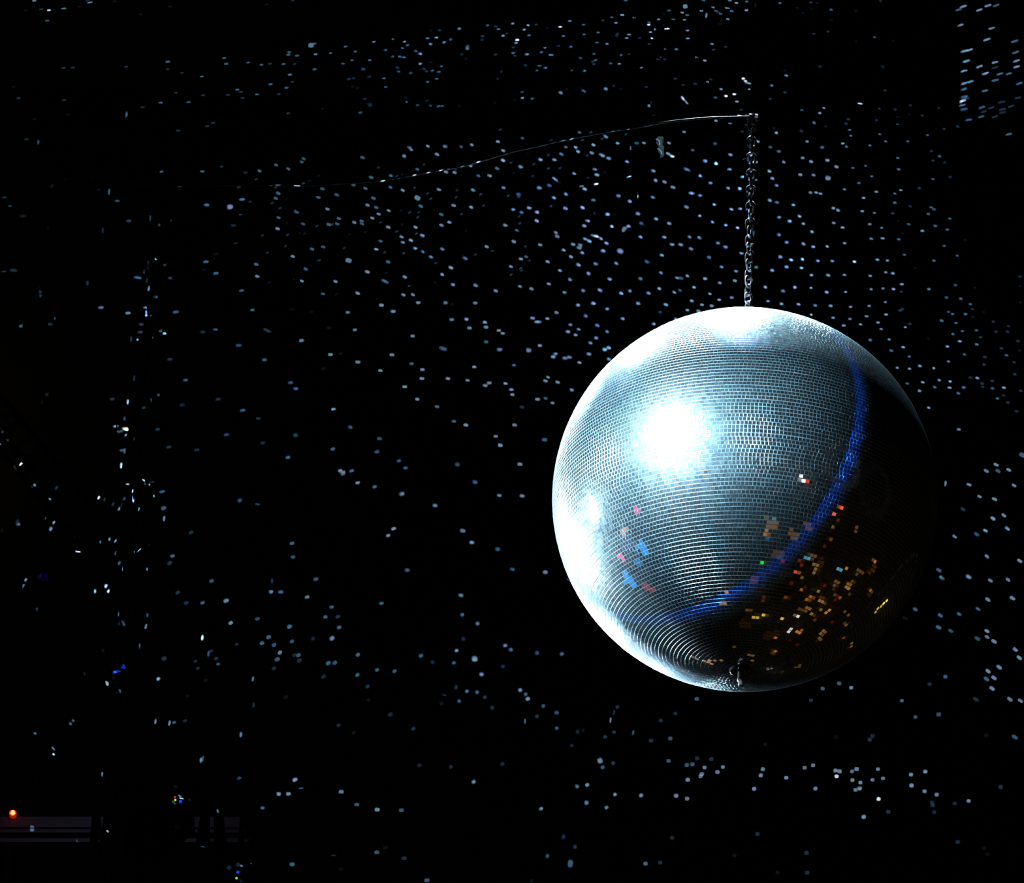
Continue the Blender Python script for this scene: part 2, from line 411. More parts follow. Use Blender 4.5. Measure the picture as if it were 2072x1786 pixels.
par_can(cD, (0.5, -0.8, 0.1), 'stage light with a very dim violet lens, under the truss beam', M_dimblue, 0.32, Vector((cD.x, zbeam.y, z_b)), 'dim violet lens')

# pipe with two moving heads, fixed to the tower
pa = PY(240, 1596, YT - 0.03); pb = Vector((PY(560, 1600, YT - 0.03).x, YT - 0.03, pa.z))
pipe = MB().tube([pa, pb], 0.02, 12).build('lighting_bar', M_black, None, True)
tag(pipe, 'black horizontal pipe holding the moving lights at lower left', 'pipe')
def moving_head(px, py, ybar, label, leds, sz=1.0, drop=0.0):
    c = PY(px, py, YT - 0.10)
    t = thing('moving_light', c, label, 'stage light', 'moving lights on the pipe')
    MB().box(c, (0.20 * sz, 0.16 * sz, 0.11 * sz), None, 0.02).build('base', M_black, t)
    MB().tube([c + Vector((0, 0.03, 0.05 * sz)), Vector((c.x, pa.y, pa.z))], 0.014, 10).build('clamp', M_black, t)
    yz = c + Vector((0, 0, -0.055 * sz))
    MB().lathe(yz, (0, 0, -1), [(0.07 * sz, 0), (0.07 * sz, 0.03 * sz), (0.05 * sz, 0.04 * sz)], 20).build('turntable', M_black, t)
    for sx in (-1, 1):
        MB().box(yz + Vector((0.105 * sx * sz, 0, -0.12 * sz)), (0.035 * sz, 0.08 * sz, 0.20 * sz), None, 0.012).build('yoke_arm', M_black, t)
    MB().box(yz + Vector((0, 0, -0.04 * sz)), (0.24 * sz, 0.08 * sz, 0.03 * sz), None, 0.01).build('yoke_bridge', M_black, t)
    hc = yz + Vector((0, 0, -0.18 * sz))
    MB().lathe(hc + Vector((0, 0.10 * sz, 0.02)), (0, -1, -0.25), [(0.03 * sz, 0), (0.075 * sz, 0.02 * sz), (0.085 * sz, 0.10 * sz), (0.088 * sz, 0.2 * sz), (0.08 * sz, 0.21 * sz)], 24).build('head', M_black, t, True)
    MB().lathe(hc + Vector((0, 0.10 * sz, 0.02)), (0, -1, -0.25), [(0.078 * sz, 0.20 * sz), (0.05 * sz, 0.222 * sz), (0.0, 0.228 * sz)], 24).build('lens', M_lens, t, True)
    for (lx, ly, m, nm, r) in leds:
        q = PY(lx, ly, c.y - 0.08 * sz - 0.002)
        MB().lathe(q + Vector((0, 0.006, 0)), (0, -1, 0), [(r, 0), (r, 0.004), (r * .6, 0.007), (0.0, 0.008)], 12).build(nm, m, t, True)
    return t
moving_head(362, 1618, 0, 'moving stage light with red, lime and blue indicator lamps on its base', [(354, 1612, M_ledr, 'red_indicator', .0045), (354.7, 1617.4, M_ledy, 'lime_indicator', .005), (365.5, 1620.5, M_ledb, 'blue_indicator', .008)], 0.62)
moving_head(482, 1760, 0, 'moving stage light with blue and green indicator lamps, at the bottom edge', [(481.4, 1763.5, M_ledb, 'blue_indicator', .0075), (478.5, 1775.5, M_ledg, 'green_indicator', .0055), (508, 1746, M_ledb, 'blue_indicator', .0035)], 1.0)

# slatted rail at the back, lower left
YR = 24.8
rail = thing('slatted_rail', PY(100, 1690, YR), 'dim grey railing of three horizontal boards at lower left', 'railing')
zr_ = PY(492, 1651, YR).z
qa, qb = PY(492, 1651, YR), PZ(-40, 1651, zr_)
rdir = Vector((qb.x - qa.x, qb.y - qa.y, 0)).normalized(); rn = Vector((rdir.y, -rdir.x, 0))
if rn.y > 0: rn = -rn
def on_rail(px, py):                          # the pixel's point on the rail's vertical plane
    d = ray(px, py); return EYE + d * ((qa - EYE).dot(rn) / d.dot(rn))
RM = Matrix((rdir, rn, Vector((0, 0, 1)))).transposed()
rlen = (qa.x - XL - 0.05) / abs(rdir.x)
for (ya, yb, xr) in ((1651, 1672, 492), (1676.5, 1683, 496), (1694.5, 1702.5, 503)):
    top, bot = on_rail(xr, ya), on_rail(xr, yb)
    ctr = Vector((top.x, top.y, (top.z + bot.z) / 2)) + rdir * rlen / 2 - rn * 0.02
    MB().box(ctr, (rlen, 0.03, top.z - bot.z), RM).build('board', M_board, rail)
for px in (20, 500):
    q = on_rail(px, 1676) - rn * 0.065; MB().box((q.x, q.y, (q.z + 0.12) / 2), (0.05, 0.05, q.z + 0.12)).build('post', M_black, rail)
il = thing('indicator_lamp', PY(29, 1651, YR - 0.05), 'glowing orange-red round lamp on top of the slatted rail', 'lamp')
q = on_rail(29, 1651) + rn * 0.05; il.location = q; il.matrix_world = Matrix.Translation(q)
MB().lathe(q, (0, -1, 0.1), [(0.012, -0.01), (0.0125, 0.0), (0.010, 0.008), (0.0, 0.012)], 20).build('bulb', M_ledo, il, True)
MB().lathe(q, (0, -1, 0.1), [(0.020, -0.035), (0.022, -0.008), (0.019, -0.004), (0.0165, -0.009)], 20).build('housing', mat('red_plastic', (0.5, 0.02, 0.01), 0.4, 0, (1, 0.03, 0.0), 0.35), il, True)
# bulky loudspeaker standing dark in front of the rail
sp = PY(292, 1676, 23.4)
spk = thing('loudspeaker', Vector((sp.x, 23.4, 0)), 'dark bulky loudspeaker silhouette in front of the slatted rail', 'loudspeaker')
w0 = PY(352, 1651, 23.4).x - PY(222, 1651, 23.4).x
ptsA = [(208, 1640), (232, 1703), (322, 1703), (392, 1640), (386, 1630), (214, 1630)]
plate(ptsA, 23.4, 0.25, 'cabinet', M_black, spk)
plate([(240, 1650), (252, 1698), (306, 1698), (350, 1650)], 23.39, 0.008, 'grille', M_black, spk)
zb = PY(280, 1703, 23.4).z
MB().tube([Vector((sp.x, 23.5, 0.02)), Vector((sp.x, 23.5, zb + 0.02))], 0.025, 12).build('stand_pole', M_black, spk)
MB().box((sp.x, 23.5, 0.012), (0.5, 0.4, 0.024)).build('stand_foot', M_black, spk)

st = thing('light_stand', Vector((PY(432, 1676, 23.4).x, 23.4, 0)), 'dark two-legged stand in front of the right end of the slatted rail', 'stand')
for poly in ([(408, 1632), (425, 1632), (424, 1712), (395, 1712)], [(432, 1632), (449, 1632), (462, 1712), (433, 1712)]):
    plate(poly, 23.4, 0.04, 'leg', M_black, st)
    q = PY((poly[2][0] + poly[3][0]) / 2, 1710, 23.42); MB().tube([Vector((q.x, 23.42, 0.0)), q], 0.02, 10).build('leg_pole', M_black, st)
plate([(402, 1622), (455, 1622), (455, 1636), (402, 1636)], 23.4, 0.06, 'top_plate', M_black, st)
# ------------------------------------------------------------------ lamps
def kelv(c): return c
def spot(name, pos, target, power, color, half, radius=0.08, blend=0.1):
    l = bpy.data.lights.new(name, 'SPOT'); l.energy = power; l.color = color; l.shadow_soft_size = radius
    l.spot_size = 2 * half; l.spot_blend = blend
    o = bpy.data.objects.new(name, l); COL.objects.link(o)
    d = (Vector(target) - Vector(pos)).normalized()
    o.rotation_euler = d.to_track_quat('-Z', 'Y').to_euler(); o.location = pos
    return o
def point(name, pos, power, color, radius):
    l = bpy.data.lights.new(name, 'POINT'); l.energy = power; l.color = color; l.shadow_soft_size = radius
    o = bpy.data.objects.new(name, l); COL.objects.link(o); o.location = pos; return o
def onball(name, d3, D, power, color, radius=0.08, k=0.995):
    return spot(name, around(*d3, D), BALL, power, color, math.asin(min(0.999, R * k / D)), radius, 0.02)
KEYD = (-0.589, 0.505, 0.631)
KEY = onball('key_beam', KEYD, 2.0, 1500, (0.68, 0.88, 1.0), 0.06, 0.994)
def fringe(o, lo, hi):                        # keeps only the outer ring of a lamp's cone
    l = o.data; l.use_nodes = True; nt = l.node_tree
    em = nt.nodes['Emission']; tc = nt.nodes.new('ShaderNodeTexCoord'); sep = nt.nodes.new('ShaderNodeSeparateXYZ')
    ab = nt.nodes.new('ShaderNodeMath'); ab.operation = 'ABSOLUTE'
    ac = nt.nodes.new('ShaderNodeMath'); ac.operation = 'ARCCOSINE'
    mr = nt.nodes.new('ShaderNodeMapRange'); mr.inputs['From Min'].default_value = lo; mr.inputs['From Max'].default_value = hi
    nt.links.new(tc.outputs['Normal'], sep.inputs[0]); nt.links.new(sep.outputs['Z'], ab.inputs[0]); nt.links.new(ab.outputs[0], ac.inputs[0])
    nt.links.new(ac.outputs[0], mr.inputs['Value']); nt.links.new(mr.outputs['Result'], em.inputs['Strength'])
tang = math.asin(R / 2.06)
fb = onball('blue_fringe', (-0.545, 0.52, 0.66), 2.06, 13000, (0.0, 0.13, 1.0), 0.0, 0.998)  # added blue lamp, ring only, to tint the edge of the ball's lit side
fringe(fb, tang * 0.986, tang * 0.999)
def refl(px, py, D, power, rad, name, col=(0.86, 0.95, 1.0)):   # lamp whose glint sits at this place of the ball
    x, y = (px - BX) / BR, -(py - BY) / BR; n2 = x * x + y * y
    z = math.sqrt(max(0.02, 1 - n2)); h = Vector((x, y, z)).normalized()
    L = 2 * h.z * h - Vector((0, 0, 1))
    return onball(name, tuple(L), D, power, col, rad)
# unseen back lamps, placed for the white glints round the ball's rim
refl(1212, 1030, 4.0, 500, 0.35, 'back_beam_left')
refl(1190, 1120, 4.0, 3200, 0.36, 'back_beam_left_low')
refl(1195, 800, 4.0, 1700, 0.13, 'back_beam_upper_left')
refl(1300, 712, 4.2, 3000, 0.13, 'back_beam_upper')
refl(1495, 652, 4.4, 6500, 0.13, 'back_beam_top')
refl(1235, 1265, 5.0, 4000, 0.12, 'back_beam_low_left')
refl(1330, 1343, 5.0, 1100, 0.12, 'back_beam_low')
def mirrored(px, py, D):
    """where a lamp hangs whose reflection shows at this place on the ball"""
    d = ray(px, py); oc = EYE - BALL; bb = oc.dot(d); cc_ = oc.dot(oc) - R * R
    disc = bb * bb - cc_
    if disc < 0: return None
    p = EYE + d * (-bb - math.sqrt(disc)); n = (p - BALL).normalized()
    r = d - 2 * d.dot(n) * n
    return p + r * D
def lampat(px, py, rad_px, col, lum, D=3.4):
    pos = mirrored(px, py, D)
    if pos is None: return
    pos.z = max(pos.z, 0.25)
    r = rad_px / BR * 2 * D * 0.8
    point('room_lamp', pos, lum * 1.25 * 4 * math.pi ** 2 * r * r, col, r)  # unseen lamp placed for a coloured glint on the ball's tiles
WARM = (1.0, 0.42, 0.07); AMB = (1.0, 0.30, 0.04); BRN = (1.0, 0.52, 0.18); RED = (1.0, 0.06, 0.03); YEL = (1.0, 0.62, 0.10); WHT = (1, 0.95, 0.85); BLU = (0.02, 0.35, 1.0); PNK = (1.0, 0.08, 0.25); CYA = (0.2, 0.75, 1.0)
for q in [  # (px, py, radius px, colour, luminance)
    (1288, 1036, 10, PNK, .8), (1262, 1074, 9, (1, .5, .3), .6), (1300, 1108, 17, BLU, .8), (1272, 1172, 18, BLU, .8), (1290, 1135, 9, BLU, .4), (1258, 1128, 10, PNK, 1.3), (1312, 1190, 11, RED, .25), (1270, 1100, 22, (.25, .35, .8), .10),
    (1632, 976, 9, RED, .6), (1622, 968, 8, WHT, 2.5), (1700, 1028, 4, RED, 1.6), (1548, 1078, 10, AMB, .35), (1557, 1088, 5, BLU, .3), (1565, 1060, 16, BRN, .12), (1605, 1082, 13, BRN, .09), (1635, 1062, 13, BRN, .07), (1682, 1070, 4, YEL, .3), (1568, 1048, 8, CYA, .2),
    (1543, 1136, 3.5, (.02, 1, .05), 1.2), (1530, 1172, 13, AMB, .06), (1575, 1120, 15, BRN, .05), (1583, 1132, 7, RED, .14), (1608, 1155, 5, RED, .4), (1633, 1130, 4, CYA, .35), (1650, 1150, 12, YEL, .16), (1645, 1122, 10, BRN, .1), (1697, 1152, 5, CYA, .35), (1710, 1150, 4, AMB, .5),
    (1523, 1188, 4, WHT, .6), (1470, 1196, 5, AMB, .6), (1463, 1218, 7, YEL, .3), (1530, 1248, 9, YEL, .55), (1550, 1244, 5, YEL, .7), (1515, 1236, 8, AMB, .12), (1580, 1253, 4, YEL, .6), (1617, 1245, 4, WHT, .8), (1626, 1190, 5, AMB, .3), (1656, 1194, 5, YEL, .6), (1636, 1212, 7, AMB, .3), (1674, 1236, 8, AMB, .5), (1662, 1228, 5, YEL, .3), (1603, 1272, 3.5, WHT, .6), (1615, 1279, 6, AMB, .45), (1665, 1282, 6, AMB, .18), (1700, 1208, 6, AMB, .2), (1720, 1180, 5, AMB, .3), (1735, 1158, 8, BRN, .08), (1768, 1130, 5, AMB, .5), (1763, 1192, 7, AMB, .22), (1765, 1150, 12, AMB, .04), (1560, 1285, 18, AMB, .012), (1660, 1140, 14, AMB, .02),
    (1790, 1219, 4, YEL, 1.2), (1778, 1231, 5, YEL, .6), (1430, 1338, 10, (1, .5, .3), .35), (1402, 1330, 7, (1, .7, .5), .2), (1452, 1335, 6, BRN, .2), (1556, 1352, 3.5, WHT, 1.6), (1577, 1360, 3, YEL, 1.4), (1485, 1310, 4, YEL, .25), (1605, 1330, 4, YEL, .3), (1715, 1262, 5, AMB, .2), (1590, 1210, 6, AMB, .12), (1545, 1210, 10, AMB, .05), (1505, 1262, 14, AMB, .012)]:
    lampat(*q)
lr = random.Random(5)
for _ in range(64):                          # unseen small lamps added at random for more amber glints on the tiles
    px = lr.gauss(1655, 62); py = lr.gauss(1195, 62)
    if (px - 1400) * 0.75 + (py - 1180) * 1.0 < 95 or math.hypot(px - BX, py - BY) > 370: continue
    lampat(px, py, lr.uniform(3, 7), lr.choice((AMB, AMB, WARM, BRN, YEL, RED, (1, .3, .05), (1, .5, .15))), lr.choice((.05, .08, .12, .2, .35)))
# the dim wash on the rail, unseen point lamps for warm glow at the sides
spot('rail_wash', PY(150, 1480, YR - 1.2), PY(230, 1676, YR), RAILP, (0.80, 0.72, 1.0), 0.75, 0.05, 0.9)
point('exit_glow_left', PY(-260, 760, YW - 0.8), 1.6, (1.0, 0.72, 0.4), 0.1)
point('exit_glow_right', PY(2092, 1345, 23.4), 0.35, (1.0, 0.30, 0.04), 0.03)

# ------------------------------------------------------------------ reflected flecks of light
# beams thrown off the tiles of the ball: where each one lands, as read off the photograph
FL = []
FLECK_TABLE = [
    (0, 0, 3.968, (9, 4.2, -5), '275,5,4;722,20,4w;393,82,5;332,75,2;512,68,4w;635,53,1;205,82,1;380,166,3;705,6,2;920,10,1;1365,54,1;1128,115,1;510,546,2;585,543,2;1012,535,2;1348,495,3;1346,556,2;1460,585,2;1620,614,3;1800,466,3;1816,512,3;110,697,1;148,788,2;515,803,2;1412,745,2;1632,764,2;1290,824,3;1513,820,3;1145,860,2;1830,762,2;1905,720,3;1935,737,2;1948,787,2;275,955,1;547,920,1;1015,920,3v;213,1118,2;307,1140,3v;1430,1048,2;1663,1012,2;1711,986,2;1297,1378,3;1626,1376,3;1778,1337,2;1970,1386,2;1443,1497,2;1917,1501,2;792,1524,1;876,1538,3v;940,1612,2;35,1583,2;80,1653,2;185,1733,1;1943,1601,3;1662,1645,3;1846,1661,4b;1206,1750,4v;1035,1773,2;1366,1770,2;1932,1722,2'),
    (500, 0, 5.953, (8.5, 4.2, -8), '770,545,4b;812,525,3;507,628,3;498,660,3;602,669,3;825,653,4;1005,641,3;1185,560,3;1303,622,3;1527,503,4;1664,600,3;1757,470,3;1750,680,3;15,753,3;173,780,3;275,767,2;438,771,3;571,772,2;1157,766,3;1265,726,3;1476,727,3;812,835,3;1399,831,3;515,899,4;1469,924,2;1223,952,2;1278,944,2;1648,943,3;543,985,2;283,1014,3;474,1057,3;1670,1048,3;1272,1042,1;1335,1058,1;119,1136,3;384,1134,2;1419,1190,2;1480,1265,2b;495,1363,2;905,1310,1;1363,1355,3;240,52,1;550,3,2'),
    (800, 0, 5.953, (8, 4.6, -6), '425,371,1;533,364,2;770,345,4;1110,306,3;1210,318,2;1243,352,3;1412,283,4;1598,305,4;1552,357,4;1697,295,2;1343,402,2;1297,430,4;1050,432,3;1042,481,2;1611,426,3;1467,480,5;1454,517,4;494,453,4;385,462,3;666,479,3;585,511,3;422,531,4;108,503,4;150,544,3;86,579,3;870,558,3;865,585,4;1420,570,2;1418,638,3;1455,622,1;1441,673,2;1585,655,4;1757,628,3;798,655,2;1205,657,2;245,614,3;302,649,4;50,680,3;106,691,3;845,710,1;300,769,4;428,750,1;555,798,3;344,830,2;374,857,2;449,850,3;523,868,3;40,865,3;188,878,3;22,815,2;1564,785,2;1735,794,3;1709,850,3;1274,864,2;1230,955,2;497,951,3;390,987,3;1527,1108,2;1529,1179,4;1653,1188,3;1438,1208,1;1195,1236,1;120,1172,2;146,1227,3;270,1272,3;380,1210,2;421,1272,3;515,1282,3;560,1275,3;770,1276,1'),
    (800, 0, 5.953, (9, 6, 18), '1262,1560,2;1235,1705,4;1529,1665,3;920,1744,4;795,1767,3;598,1764,4;390,1760,4;168,1775,3'),
    (1100, 0, 5.953, (8, 4, 0), '988,8,3;1706,77,4b;1510,126,3;1668,152,4;1730,182,3;1443,170,2;946,180,4;820,210,3;1090,213,3;714,245,2;1385,235,4;1562,232,3;1695,238,4;315,253,4;870,276,4;483,297,3;1268,268,3;1265,300,5;198,323,5;45,340,1;1332,354,4;1486,347,5w;1287,387,4;1733,367,4;657,391,3;488,413,3;890,407,2;880,430,2;1027,415,4;1000,458,4;1157,458,2;238,434,3;1737,463,4;1440,305,2;642,513,3;763,529,4;1270,529,2;178,552,2;328,563,3;15,575,4;1458,591,3;1600,594,3;90,662,4w;602,650,3;933,664,3;1028,653,2;443,698,3;626,723,3;590,740,2;607,774,2;808,763,3;912,769,4;1178,816,4;1415,688,2;1380,713,2;1460,714,2;22,816,3;340,849,3;490,853,3;1585,948,2;1680,1025,2;1232,1047,2;845,1033,2;930,1074,1;440,1056,1;278,1077,1;1676,1184,5d;1720,1232,4d;1292,1232,3;1327,1388,1;1233,1507,3;1287,1491,4;1310,462,5'),
    (1100, 0, 5.953, (9, 6, 20), '747,1071,4;207,1117,4;483,1098,3;1275,1274,4;432,1594,3;568,1593,2;840,1576,5w;900,1578,3;992,1617,2;735,1633,3;755,1650,4;705,1672,2;600,1745,4;468,1687,2;238,1690,3;88,1687,2;892,1726,4;1120,1725,3;1208,1722,4;1510,1722,4;1692,1588,4;268,1771,3;385,1774,4;330,1655,3;350,1667,4w;1025,1553,4'),
    (1400, 0, 5.953, (8, 4.2, 8), '140,5,3;457,6,4;537,35,4;662,18,3;256,88,4;425,98,4w;478,132,3;656,122,4;115,131,4;290,131,3;345,166,3;315,150,2;173,186,4v;435,231,4;360,250,1;342,289,1;767,71,2;1060,38,3;1433,32,2;1510,36,1;1270,95,1;1438,104,1;1676,119,3;1340,156,1;1673,240,1;1468,406,2;1640,378,2;243,530,4;262,599,2;410,564,2;55,690,3;155,728,4;1543,800,2;1123,852,1;1137,911,4;190,986,4;228,957,2;40,1009,2;620,945,5;645,975,5;662,998,4;693,1006,4;688,1076,4;350,1074,4;510,1133,5;409,1158,5;285,1176,3;543,1222,4;963,1031,4;1122,1112,2;945,1190,2;595,1322,2;755,1322,1;573,1394,5;483,1407,2;660,1385,3;365,1422,3;291,1454,4;790,1402,5w;460,1487,3;655,1503,2;605,1583,2;1590,1300,4;1325,1327,3'),
    (1400, 0, 5.953, (8, 6, 12), '1541,1361,4;1473,1479,3;1610,1523,1;990,1542,1;1017,1600,4;1320,1577,2;707,1665,4;795,1703,4;280,1728,3;1390,1703,4;945,1772,3;1570,1775,3'),
    (1700, 0, 5.57, (7.5, 4.5, 8), '458,12,2;182,125,1;388,420,3;600,461,1;180,467,1;483,753,2;505,1020,2;225,1168,5w;440,1225,2;618,1234,2;790,1187,2;1107,1216,2;785,1288,1;926,1302,2;648,1321,1;90,1343,2;410,1354,2;65,1394,2;648,1400,2;105,1465,3;1168,1455,2;120,1528,3;447,1513,3;985,1522,3;1326,1428,2;513,1594,3;763,1594,3;30,1617,4;72,1652,3;335,1638,3'),
    (1700, 0, 5.57, (16, 5, -17), '1388,72,4;1335,110,3;1665,64,4;1758,62,3;1568,113,4;1357,282,4;1708,318,4;1653,446,4;1967,465,3;1400,577,4;1460,563,4;1978,590,3;1422,689,4;1745,702,4;1988,686,4;1570,750,4;1748,762,2;1988,753,4;1397,799,4;1636,827,4;1800,833,3;1900,831,3;1748,904,3;1395,938,4;1470,919,4;2018,940,3;1395,1005,3;1632,1023,3;1398,1090,3;1425,1112,2;1382,1138,5;2003,1102,2;1375,1185,3;1397,1231,3;1820,1150,2;1594,1210,3;1703,1214,2;1925,1198,2;1830,1232,2;1617,1258,2;1832,1268,2;1590,1313,3;1745,1314,2;1446,1352,3;1902,1512,3'),
    (500, 300, 5.953, (10, 6, 20), '1390,111,3;682,125,3;657,164,3;350,201,3;495,248,3;150,272,3;1582,230,2;110,373,2;1495,350,3;1732,329,3;1638,389,5w;600,448,5w;372,437,4w;675,423,2;278,452,2;350,468,2;750,390,1;862,330,1;1280,441,3;1425,482,3;1727,469,3;907,488,3;1080,560,3;858,591,3;1522,600,3;375,542,3;345,602,3;302,658,2;35,643,2;1450,684,4;1556,713,3;1705,750,4;968,731,4;397,720,2;575,748,2;597,768,3;1585,792,4;1508,839,4;380,835,3;1105,845,3;1290,892,4;1380,875,3;1383,908,3;1608,894,2;675,911,3;840,935,2;985,917,3;1024,917,2;1085,910,3;1700,950,4;368,967,4;480,903,1;185,1047,2;487,1042,2;635,1020,1;693,1026,1;1420,1010,1;1232,1038,1;1608,1117,3;1556,1216,4;462,1178,2;782,1212,3;917,1187,3;1170,1200,2;1655,1253,2;243,1257,2;550,1301,4;867,1348,2;1222,1350,4b;1700,1368,3;110,1397,3;705,1453,3;1448,1487,4;1675,1503,1;122,1541,4;660,1597,4;1065,1603,4;1645,1592,3;1675,1610,3;270,1613,1;565,1577,1;913,1752,3;1070,1760,1;1333,1745,4'),
    (800, 300, 5.953, (10, 6.2, 24), '188,15,4;107,93,4;503,72,4;1298,28,4;1597,60,1;1002,160,5w;811,210,4w;554,258,5w;402,284,5w;232,321,5w;645,245,2;345,196,2;265,252,3;610,285,4;715,293,4;727,252,2;905,208,4;1297,146,4;1392,174,2;1508,223,4;1748,137,4;1670,192,2;1225,243,3;998,330,3;1136,330,4;1428,300,1;1657,335,2;20,335,2;85,312,1;90,506,4;232,475,2;525,497,4;742,507,2;935,502,4;1298,472,4;1733,476,4;388,545,2;265,597,4b;428,607,2;732,590,2;1027,555,2;1363,573,2;1483,553,3;1485,590,2;305,697,3;703,688,4;913,709,4;1063,690,2;67,748,1;170,772,2;283,769,2;1420,736,4;1520,770,3;1610,716,4;1706,768,4;1725,628,1;553,796,3;797,792,2;268,830,2;1491,820,2;1703,872,4;650,890,4;555,926,4;1325,928,4;1500,903,2;80,917,1;1463,988,3;243,950,4;252,1028,2;325,1050,4;15,1002,2;75,1067,4;187,1108,4;90,1132,4;240,1205,4;565,1213,4;850,993,1;1100,1184,4;1426,1124,4;1745,1162,4;1563,1182,2;332,1245,3;100,1263,2;427,1309,4;840,1328,4;963,1280,2;1168,1237,2;807,1287,1;1512,1331,4;1577,1305,3;1614,1350,2;485,1380,2;668,1438,4;1393,1425,4;1510,1443,2;1520,1470,2;565,1520,4;113,1549,4;1395,1522,2;694,1642,4;965,1651,4;1500,1663,4;1640,1692,4;1209,1715,4;165,1657,2;480,1616,1;98,1765,4;212,1764,4'),
    (1100, 300, 5.953, (10, 6.2, 24), '415,40,4;580,55,4;712,87,4;690,75,3;783,120,4;527,85,2;212,70,3;57,78,2;130,140,4;1003,162,4;1500,65,4;1549,96,5;57,242,2;198,238,2;617,252,4;642,320,4;366,306,4;740,290,1;128,365,4;152,383,3;533,355,2;70,448,3;198,410,1;1032,346,5w;632,429,5w;458,456,4w;495,492,4;270,552,4;122,597,4;897,570,4;598,624,4;1040,637,4;1134,560,5v;1045,8,4v;1321,272,4;1350,386,4;1456,405,4;1557,469,4;1712,248,4;1742,260,3;1315,590,4;1720,707,4;1775,540,4;264,723,4;470,714,4;770,795,4;1136,787,4;90,697,2;615,784,2;858,795,1;1355,850,4;1512,906,4;530,872,4;488,932,4;823,939,4;1023,937,4;978,960,4;959,993,4;1176,903,3;1210,930,1;148,1013,4;165,1060,4;587,1047,3;635,1060,5;695,1088,4;497,1090,4;550,1118,4;758,1142,4;1165,1069,4;1453,1070,4;1547,1157,4;1650,1160,4;1757,1067,4;355,1157,4;443,1165,4;428,1198,4;241,1225,4;465,1258,4;717,1235,4;922,1237,4b;329,1305,4;50,1365,4;418,1402,4;628,1392,4;875,1384,4;1424,1287,4;1775,1210,4;1240,1362,3;1265,1380,2;197,1472,4;540,1507,4;1412,1500,4;318,1582,4;795,1574,4;1165,1570,4;1605,1560,4;1655,1565,3;1733,1536,4;62,1633,4;250,1735,4;475,1714,4;678,1708,4;933,1745,4;1036,1714,4;1263,1745,4;1392,1688,4;1575,1734,4;1642,1709,3'),
    (1400, 300, 5.953, (8.8, 6, 14), '10,22,3;465,77,4;162,153,4;290,183,5;628,128,2;775,163,4;452,253,4;1047,37,3;1105,167,4;1333,115,4;1436,160,4;1632,144,4;1741,222,4;933,275,4;1306,318,4;1465,322,4;1638,359,4b;101,330,4;606,345,4;770,381,3;968,362,4;222,416,4;1021,445,4;433,478,4;573,485,4;98,570,4;10,543,4;1429,533,4;1497,533,4;1550,547,4;938,626,4;1026,651,4;1221,681,4;271,677,4;474,735,4;582,728,4;1704,720,4;1760,746,4;733,775,3;94,813,4;1049,831,4;1296,818,4;245,887,4;410,924,4;548,955,4;1176,877,4;1342,909,4;1708,899,4;1447,1004,4;740,1013,3;89,1076,4;1050,1040,4;314,1143,4;405,1189,4;1143,1131,4;1343,1150,4;1463,1185,4;1630,1181,4;595,1262,4;204,1313,4;1065,1305,4;1193,1345,4;1330,1335,4;1520,1356,4;1690,1357,4;777,1431,4;356,1426,4;1139,1427,4;1318,1439,4;965,1471,4;531,1480,4;159,1570,4;519,1595,4;336,1621,4;1440,1527,4;1640,1529,4;27,1673,4;885,1671,4;1240,1674,4;1435,1679,4;1098,1720,4;217,1752,4;1622,1732,4'),
    (1400, 300, 5.953, (12, 8, 0), '685,50,4;698,75,4;698,140,3;668,265,4;697,360,4;665,485,4;690,590,5;660,705,4;690,765,4;690,805,4;670,930,4;690,1020,4;675,1065,3;640,1145,4;668,1163,3;670,1285,4;650,1380,4;680,1410,3;680,1480,4;675,1510,5;640,1600,4;655,1625,4;680,1720,4;670,1770,4;630,1840,4;650,1885,4;690,1850,3;707,1660,2'),
    (1700, 300, 4.801, (8, 5, 8), '885,27,2;560,93,3;965,77,3;903,120,2;1015,138,2;125,190,3;247,170,3;570,204,3;308,271,3;182,337,3;1068,278,2;902,299,3;42,399,4;769,386,2;352,422,4;590,406,4;530,440,3;228,482,4;530,528,3;680,563,2;885,573,3;912,592,3;857,638,3;215,611,4;333,627,3;510,632,2;1065,683,3;562,706,1;287,737,4;665,738,3;924,754,3;24,769,4;403,773,4;1040,788,3;797,802,4;602,825,1;302,877,4;412,874,4;568,882,3;44,922,4;1010,949,3;624,1034,3;1137,1043,3;912,1092,3;362,1082,4;460,1090,4;137,1101,5;728,1163,1;1215,890,1;442,1204,4;512,1215,4;41,1230,4;291,1239,4;1747,1245,2;600,1320,4;1120,1330,3;862,1368,4;302,1369,4;416,1361,4;518,1367,4;53,1395,4;594,1393,2;1032,1450,3;1172,1460,3;1264,1514,3;1283,1562,2;440,1494,4;102,1540,4;282,1531,4;603,1560,2;582,1576,2;1052,1588,3;1092,1608,3;1217,1609,3;1395,1590,1;446,1614,4;257,1632,4;95,1657,4;1285,1640,1;987,1673,3;1124,1697,3;1488,1683,2;367,1692,4;198,1711,4;35,1720,4;677,1705,2;633,1738,4;1635,1727,2;398,1755,4;1187,1775,3;1325,1767,2;1310,1352,1;1750,1497,1;1748,1337,1'),
    (200, 400, 5.953, (12, 6, -4), '225,38,2;1300,87,3;1725,20,3;360,280,2;705,327,4;860,273,2;1622,333,2;1645,550,2w;48,395,2v;1290,772,3;1410,910,3;805,808,2;595,785,3v;600,840,4v;545,892,3v;450,958,3;490,967,3;580,1000,3v;600,1095,4v;685,1193,3;1720,1117,3;25,1322,4;350,1388,4;930,1376,3;752,1604,3;1405,1586,3;390,1700,2v;1250,1617,2;1685,1778,3;1408,678,1;1268,868,1'),
